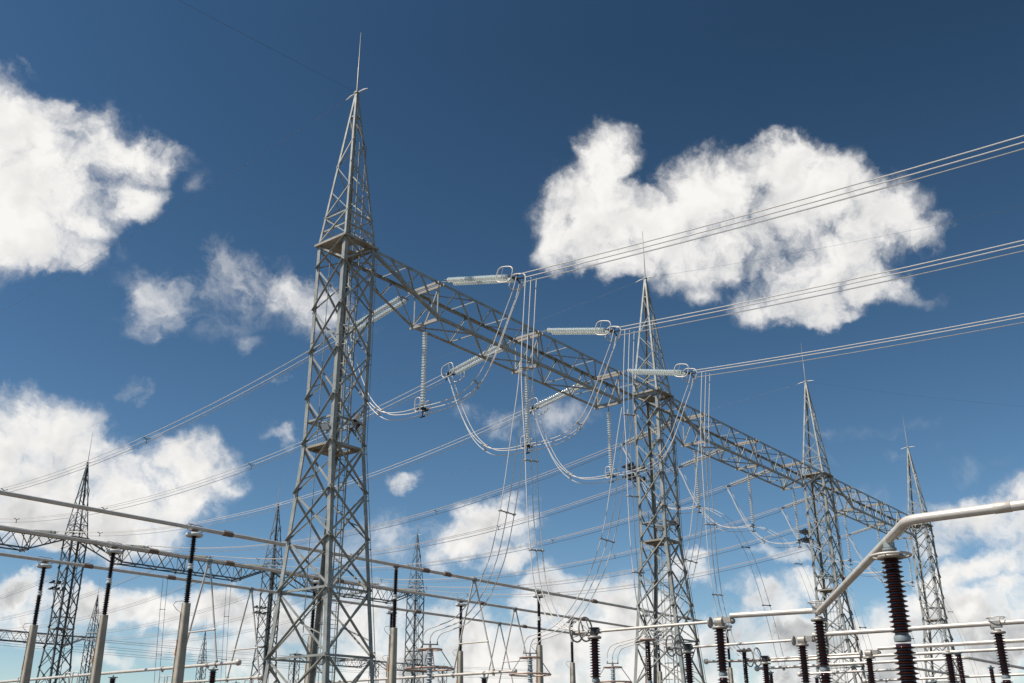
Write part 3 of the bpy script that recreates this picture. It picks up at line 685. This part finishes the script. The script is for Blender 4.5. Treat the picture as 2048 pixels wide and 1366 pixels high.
# V-shaped rods hanging from the busbars down to the lower cross pipes
def make_vee():
    root = empty('v_drop')
    for s in (-1, 1):
        m = MB(); m.tube([(0, s*.10, -.18), (0, s*1.65, -5.62)], .055, 8); m.build('rod', ALU, root)
        m = MB(); m.ball((0, s*1.66, -5.66), .085); m.tube([(0, s*1.67, -5.62), (0, s*1.67, -5.74)], .05, 8); m.build('foot_clamp', ALU_CAST, root)
    m = MB(); m.tube([(0, -1.17, -3.95), (0, 1.17, -3.95)], .046, 8); m.ball((0, -1.17, -3.95), .08); m.ball((0, 1.17, -3.95), .08); m.build('crossbar', ALU, root)
    m = MB(); m.lathe([(.10, -.16), (.125, -.15), (.125, .15), (.10, .16)], (0, 0, 0), (1, 0, 0), 14); m.box((0, 0, -.17), .16, .26, .16); m.build('head_clamp', CEMENT, root)
    return root
vee = make_vee()
for x, b, l in ((34.9, 'middle', 'hanging beside the post with the orange smear'), (43.5, 'rear', 'hanging just left of the largest tower'), (50.1, 'front', 'tallest one right of the largest tower, below the upper busbar'),
                (63.5, 'middle', 'beside the second grey arrester, below the middle busbar'), (70.4, 'rear', 'behind the first ball-ended pipe right of the largest tower')):
    o = proto(vee); o.location = (x, YB[b], ZBUS); tag(o, 'V-shaped pale rods %s' % l, 'V-shaped drop', 'V-shaped drops below the busbars')
# small brown post insulator on a steel stand, under the lower pipes
def make_stub(h=1.5, n=15, rs=.16, rc=.09, m0=PORC, zt=5.5, two=False):
    root = empty('post_insulator'); z = zt-h
    m = MB(); m.lathe(sheds(n, h, rc, rs, 20), (0, 0, z)); m.build('shed_stack', m0, root)
    m = MB(); m.lathe([(rc*1.25, zt), (rc*1.25, zt+.05), (rs*1.25, zt+.055), (rs*1.3, zt+.08), (rs*1.25, zt+.10), (.06, zt+.105), (.05, zt+.2)], n=20)
    m.build('cap', CEMENT, root)
    m = MB(); m.lathe([(rc*1.3, z-.13), (rc*1.3, z)], n=16)
    if two: 
        m2 = MB(); m2.lathe(sheds(n, h, rc*1.05, rs*1.03, 20), (0, 0, z-.13-h)); m2.build('shed_stack', m0, root); z -= h+.13
        m.lathe([(rc*1.4, z-.1), (rc*1.4, z)], n=16)
    m.build('flange', CEMENT, root)
    m = MB(); zb = z-.1
    for sx in (-1, 1):
        for sy in (-1, 1): m.angle((sx*.2, sy*.2, 0), (sx*.2, sy*.2, zb), (-sx, 0, 0), (0, -sy, 0), .09, .01)
    for sx in (-1, 1):
        m.bar((sx*.19, -.2, .3), (sx*.19, .2, zb*.5), .05, .01, (1, 0, 0)); m.bar((-.2, sx*.19, zb*.5), (.2, sx*.19, zb-.1), .05, .01, (0, 1, 0))
    m.box((0, 0, zb-.02), .5, .5, .04); m.build('stand', STEEL, root)
    return root
stub = make_stub(1.5, 15, .22, .14, PORC, 5.55)
def pipe(pts, r, label, group, balls=(), clamps=(), m0=None, joints=()):
    root = empty('pipe_conductor', pts[0]); P0 = Vector(pts[0]); m = MB(); Q = [Vector(p)-P0 for p in pts]
    path = [Q[0]]
    for i in range(1, len(Q)-1):
        a = (Q[i-1]-Q[i]).normalized(); b = (Q[i+1]-Q[i]).normalized(); d = .28
        for t in range(7):
            u = t/6; path.append((Q[i]+a*d)*(1-u)**2+Q[i]*2*u*(1-u)+(Q[i]+b*d)*u*u)
    path.append(Q[-1]); m.tube(path, r, 16); m.build('tube', m0 or ALU, root)
    for c in balls: q = MB(); q.ball(Vector(c)-P0, r*2.1); q.build('end_ball', ALU, root)
    for c in clamps:
        q = MB(); q.lathe([(r*1.02, -.07), (r*1.4, -.065), (r*1.4, .065), (r*1.02, .07)], Vector(c)-P0, (0, 1, 0), 12); q.box(Vector(c)-P0-Vector((0, 0, r+.06)), .1, .12, .1); q.build('clamp', ALU_CAST, root)
    for c in joints:
        q = MB(); q.lathe([(r*1.01, -.16), (r*1.09, -.15), (r*1.09, .15), (r*1.01, .16)], Vector(c)-P0, (0, 1, 0), 16); q.build('coupling', m0 or ALU, root)
    return tag(root, label, 'pipe', group)
LPG = 'ball-ended lower cross pipes'
ZP = 5.9
for x, y0, b, l in ((34.9, 46.5, 'middle', 'lower pipe at bottom left, ball end beside the orange-smeared post'), (43.5, 55.4, 'rear', 'lowest pipe at bottom left, ball end against the largest tower'),
                 (50.1, 39.6, 'front', 'lower pipe right of the largest tower, ball end near the second arrester'), (63.5, 47.0, 'middle', 'lower pipe at the bottom edge behind the second grey arrester'), (70.4, 53.5, 'rear', 'lower pipe low behind the V-shaped rods beside the second grey arrester')):
    yv = YB[b]
    pipe([(x, y0, ZP), (x, 84, ZP)], .085, 'pale '+l, LPG, [(x, y0, ZP)], [(x, yv-1.66, ZP), (x, yv+1.66, ZP), (x, yv-.9, ZP), (x, yv+3.4, ZP)])
for x, y, l in ((34.9, 48.65, 'brown insulator under the ball end of the pipe beside the orange smear'), (34.9, 58.6, 'brown insulator at the bottom left between the second and third concrete posts'), (43.5, 58.0, 'brown insulator at the bottom edge under the pipe against the largest tower'), (50.1, 42.0, 'brown insulator below the long pipe right of the largest tower')):
    o = proto(stub); o.location = (x, y, .05 if False else 0); tag(o, l, 'insulator', 'brown insulators under the lower pipes')
# U-shaped guard tubes beside the lower pipes
def make_guard():
    root = empty('guard_loop')
    for s in (-1, 1):
        m = MB(); m.tube([(0, s*.45-.3, -.6), (0, s*.45-.3, .12), (0, s*.45-.24, .2), (0, s*.45+.24, .2), (0, s*.45+.3, .12), (0, s*.45+.3, -.6)], .034, 8); m.build('loop', ALU, root)
    m = MB(); m.bar((0, -.8, -.6), (0, .8, -.6), .12, .12); m.tube([(0, 0, -.6), (0, 0, -5.7)], .09, 10); m.build('stand', STEEL, root)
    return root
gl = make_guard()
for x, y, l in ((34.4, 68.5, 'pair of U-shaped pale tubes at the bottom edge behind the leftmost concrete post'), (34.1, 62.0, 'pair of U-shaped pale tubes left of the second concrete post'), (40.0, 60.8, 'pair of U-shaped pale tubes left of the orange-smeared post'), (46.0, 59.6, 'pair of U-shaped pale tubes at the bottom edge beside the largest tower')):
    o = proto(gl); o.location = (x, y, 5.83); tag(o, l, 'guard loop', 'U-shaped guard tubes')

# ---------------------------------------------------------------- disconnectors (three posts in a row, one per phase)
def column(root, y, zt=5.62, n=14, rs=.215, rc=.125, m0=PORC, hs=1.5):
    """two porcelain sections on a steel stand"""
    z = zt
    m = MB(); m.lathe([(rs*1.2, zt-.05), (rs*1.3, zt-.02), (rs*1.3, zt+.0), (rs*1.2, zt+.03), (rc, zt+.035), (rc, zt+.1)], (0, y, 0), n=24); m.build('cap', ALU_CAST, root)
    for k in range(2):
        z -= hs+.05; m = MB(); m.lathe(sheds(n, hs, rc*(1+.08*k), rs*(1+.05*k), 24, 1), (0, y, z)); m.build('shed_stack', m0, root)
        m = MB(); m.lathe([(rc*1.2, z-.12), (rc*1.3, z-.06), (rc*1.2, z)], (0, y, 0), n=20); m.build('flange', CEMENT, root); z -= .12
    m = MB(); m.box((0, y, z-.06), .5, .5, .1)
    for sx in (-1, 1):
        for sy in (-1, 1): m.angle((sx*.22, y+sy*.22, 0), (sx*.22, y+sy*.22, z-.1), (-sx, 0, 0), (0, -sy, 0), .1, .012)
    m.build('stand', STEEL, root)
def make_disconnector(y2, y3):
    """posts at local y 0 (ringed terminal), y2 (contact), optional y3"""
    root = empty('disconnector'); zc = 5.84
    for y in (0, y2)+((y3,) if y3 is not None else ()): column(root, y)
    m = MB(); m.tube([(0, -.15, zc), (0, y2+.45, zc)], .055, 12); m.build('blade', ALU, root)
    m = MB(); m.lathe([(.16, 5.72), (.16, 5.95), (.22, 5.96), (.22, 5.99), (.1, 6.0)], (0, 0, 0), n=16); m.box((0, -.12, 5.84), .2, .3, .16); m.build('hinge', DARK, root)
    for dy in (.42, .86):
        m = MB(); n = 30; m.tube([(.46*math.cos(2*math.pi*k/n), dy, zc+.12+.46*math.sin(2*math.pi*k/n)) for k in range(n)], .034, 8, True)
        m.tube([(0, .2, zc), (.3, dy, zc-.2)], .016, 6); m.tube([(0, .2, zc), (-.3, dy, zc-.2)], .016, 6); m.tube([(0, .2, zc), (0, dy, zc+.55)], .016, 6); m.build('corona_ring', ALU_CAST, root)
    m = MB(); m.tube([(0, .1, zc), (0, .95, zc)], .05, 8); m.box((0, .95, zc), .5, .08, .16); m.build('terminal', ALU_CAST, root)
    m = MB(); n = 24; m.tube([((.14)*math.cos(2*math.pi*k/n), y2+.36, zc-.02+.165*math.sin(2*math.pi*k/n)) for k in range(n)], .045, 8, True); m.lathe([(.02, y2+.34), (.12, y2+.35), (.12, y2+.38)], (0, 0, zc-.02), (0, 1, 0), 16); m.build('contact_ring', ALU_CAST, root)
    m = MB(); m.lathe([(.12, y2-.2), (.18, y2-.17), (.18, y2+.12), (.13, y2+.15)], (0, 0, zc-.02), (0, 1, 0), 18)
    m.box((0, y2-.32, zc+.02), .16, .34, .2); m.ball((.06, y2-.5, zc-.02), .11); m.build('contact_head', ALU_CAST, root)
    return root
d1 = make_disconnector(-5.45, -9.2); d1.location = (33.97, 22.83, 0); DG = 'disconnector switches'
tag(d1, 'nearest disconnector switch, pale blade on brown columns, twin round rings left', 'disconnector', DG)
d2 = make_disconnector(-5.5, -13.35); d2.location = (42.4, 23.38, 0)
tag(d2, 'second disconnector switch, twin rings in front of the second tower', 'disconnector', DG)
d3 = copy_tree(d1); d3.location = (50.85, 23.55, 0)
tag(d3, 'farthest disconnector switch, small twin rings right of a slim black column', 'disconnector', DG)
BG2 = 'thick pipes of the right-hand bays'
def cap_rings(p, label):
    pass
pipe([(33.97, 16.9, 6.0), (33.97, 13.66, 5.93)], .096, 'thick pale pipe between two brown columns, meeting the foot of the slanting pipe', BG2, joints=[])
pipe([(33.97, 13.62, 5.86), (20.66, 6.21, 5.86), (20.66, -14, 5.86)], .10, 'thickest pale pipe, slanting up to a bend then leaving at the right edge', BG2, joints=[(20.66, 4.4, 5.86)])
pipe([(42.4, 17.35, 6.0), (42.4, -10, 5.86)], .096, 'upper long pale pipe passing behind the largest brown column to the right edge', BG2, clamps=[(42.4, 10.2, 5.93)])
pipe([(50.85, 17.6, 6.03), (50.85, -10, 5.9)], .095, 'thicker one of the two close parallel pipes behind the largest brown column', BG2)
pipe([(50.85, 23.2, 5.72), (50.85, -8, 5.55)], .075, 'thinner one of the two close parallel pipes behind the largest brown column', BG2)
# big near column
bigp = empty('post_insulator', (22.45, 7.22, 0)); column(bigp, 0, 5.48, 15, .222, .14, hs=1.62)
m = MB(); n = 32; m.tube([(.42*math.cos(2*math.pi*k/n), .42*math.sin(2*math.pi*k/n), 5.5) for k in range(n)], .03, 8, True)
for a in (0, 90, 180, 270): m.tube([(.2*math.cos(R(a)), .2*math.sin(R(a)), 5.44), (.42*math.cos(R(a)), .42*math.sin(R(a)), 5.5)], .014, 6)
m.build('corona_ring', ALU, bigp)
m = MB(); m.lathe([(.12, 5.44), (.12, 5.6), (.15, 5.62), (.15, 5.66), (.05, 5.67), (.05, 5.78)]); m.box((0, 0, 5.74), .16, .2, .12); m.build('saddle', CEMENT, bigp)
tag(bigp, 'largest glossy brown ribbed column, under the slanting pipe\'s bend', 'insulator')
# flat rings above two columns
def flat_ring(p, label, r=.33):
    root = empty('corona_ring', p); m = MB(); n = 28
    for dz in (0,): m.tube([(r*math.cos(2*math.pi*k/n), r*math.sin(2*math.pi*k/n), dz+.3) for k in range(n)], .02, 8, True)
    for a in (45, 135, 225, 315): m.tube([(.1*math.cos(R(a)), .1*math.sin(R(a)), 0), (r*math.cos(R(a)), r*math.sin(R(a)), .3)], .012, 6)
    m.build('ring', ALU, root); q = MB(); q.box((0, 0, .06), .3, .34, .24); q.build('clamp', ALU_CAST, root)
    return tag(root, label, 'corona ring', 'flat rings over the brown columns')
flat_ring((42.4, 10.03, 5.86), 'flat round ring and clamp on the brown column near the right edge')
flat_ring((33.97, 13.6, 5.9), 'flat round ring at the foot of the slanting pipe')
# pipes and posts of the second bay
SG = 'slim brown columns of the second bay'
pipe([(61.97, 29.3, 6.2), (61.97, 16.5, 6.2), (70.5, 15.4, 6.0)], .085, 'pale ball-ended pipe behind the largest column, bending down toward the right edge', 'ball-ended right-hand pipes', [(61.97, 29.3, 6.2)], [(61.97, 27.5, 6.2), (61.97, 26.2, 6.2)], joints=[(61.97, 24.3, 6.2), (61.97, 17.1, 6.2)])
pipe([(70.4, 30.1, 6.3), (70.4, 22.0, 6.3), (78, 20.9, 6.1)], .085, 'lower pale ball-ended pipe low between the two largest brown columns', 'ball-ended right-hand pipes', [(70.4, 30.1, 6.3)], [(70.4, 27.6, 6.3)], joints=[(70.4, 23.6, 6.3)])
pipe([(78.85, 28.6, 6.15), (78.85, 14, 6.15)], .085, 'lowest pale ball-ended pipe at the bottom edge, right of the middle', 'ball-ended right-hand pipes', [(78.85, 28.6, 6.15)], [(78.85, 27, 6.15)])
stub2 = make_stub(1.6, 16, .16, .10, PORC, 5.85)
for x, y, z, l in ((61.97, 28.4, 0, 'slim brown column under the upper ball-ended pipe at the bottom right'), (61.97, 20.0, 0, 'slim brown column just right of the largest column'), (65.0, 16.1, -.12, 'slim brown column under the bent pipe near the right edge'),
                   (70.4, 25.2, .1, 'slim brown column between the two largest columns'), (70.4, 28.9, .1, 'slim brown column under the lower ball-ended pipe'), (78.85, 23.5, 0, 'small brown column at the bottom edge right of the largest column'), (50.85, 13.9, -.3, 'slim brown column behind the second largest column')):
    o = proto(stub2); o.location = (x, y, z); tag(o, l, 'insulator', SG)
slim = make_stub(1.55, 17, .125, .085, PORC_D, 5.7, True)
slim.location = (45.0, 21.86, 0)
m = MB(); n = 24; m.tube([(.30*math.cos(2*math.pi*k/n), .30*math.sin(2*math.pi*k/n), 5.78) for k in range(n)], .045, 8, True); m.build('corona_ring', RING_T, slim)
tag(slim, 'slim black column with a flat tan cap between two brown columns', 'insulator', 'slim black ringed columns')
o = copy_tree(slim); o.location = (37.6, 22.6, 0); tag(o, 'slim black column with a flat tan cap in front of the second tower', 'insulator', 'slim black ringed columns')
pipe([(51.1, 27.1, 5.9), (51.1, 22, 5.75)], .07, 'short grey ball-ended pipe just right of the second tower\'s foot', 'ball-ended right-hand pipes', [(51.1, 27.1, 5.9)], [], ALU_CAST)

# ---------------------------------------------------------------- surge arresters
def make_arrester():
    root = empty('surge_arrester')
    m = MB(); z = 2.3
    m.lathe(sheds(13, 1.5, .10, .165, 20, .8), (0, 0, z)); m.lathe(sheds(15, 1.72, .10, .165, 20, .8), (0, 0, z+1.58)); m.build('shed_stack', PORC_G, root)
    m = MB(); m.lathe([(.14, z+1.5), (.15, z+1.51), (.15, z+1.57), (.14, z+1.58)]); m.lathe([(.14, z-.1), (.14, z)]); m.build('flange', CEMENT, root)
    n = 40
    m = MB(); m.tube([(1.05*math.cos(2*math.pi*k/n), 1.05*math.sin(2*math.pi*k/n), 4.84) for k in range(n)], .042, 10, True); m.build('grading_ring', RING_T, root)
    m = MB(); m.tube([(.52*math.cos(2*math.pi*k/n), .52*math.sin(2*math.pi*k/n), 5.66) for k in range(n)], .035, 8, True)
    for a in (30, 120, 210, 300): m.tube([(0, 0, 5.66), (.52*math.cos(R(a)), .52*math.sin(R(a)), 5.66)], .018, 6)
    m.build('grading_ring', RING_T, root)
    for a in (30, 120, 210, 300):
        m = MB(); m.tube([(.50*math.cos(R(a)), .50*math.sin(R(a)), 5.62), (1.03*math.cos(R(a)), 1.03*math.sin(R(a)), 4.86)], .022, 6); m.build('strut', CEMENT, root)
    m = MB(); m.lathe([(.12, 5.6), (.12, 5.7), (.06, 5.72), (.06, 5.86)]); m.bar((-.29, .22, 5.88), (.29, -.22, 5.88), .08, .05)
    for dx, dy in ((-.25, .2), (0, 0), (.25, -.2)): m.tube([(dx, dy, 5.85), (dx, dy, 6.02)], .03, 6)
    m.build('terminal', ALU_CAST, root)
    m = MB()
    for sx in (-1, 1):
        for sy in (-1, 1): m.angle((sx*.25, sy*.25, 0), (sx*.2, sy*.2, 2.2), (-sx, 0, 0), (0, -sy, 0), .1, .012)
    m.box((0, 0, 2.16), .5, .5, .06); m.build('stand', STEEL, root)
    return root
ar = make_arrester()
for (x, y, z), l in (((33.97, 31.62, 0), 'nearest grey ribbed arrester with tan rings, right of the largest tower'), ((42.4, 32.5, .2), 'second grey ribbed arrester with tan rings, left of the first brown column'), ((50.85, 32.98, .2), 'third grey ribbed arrester with tan rings, against the second tower\'s foot')):
    o = proto(ar); o.location = (x, y, z); tag(o, l, 'surge arrester', 'grey surge arresters')
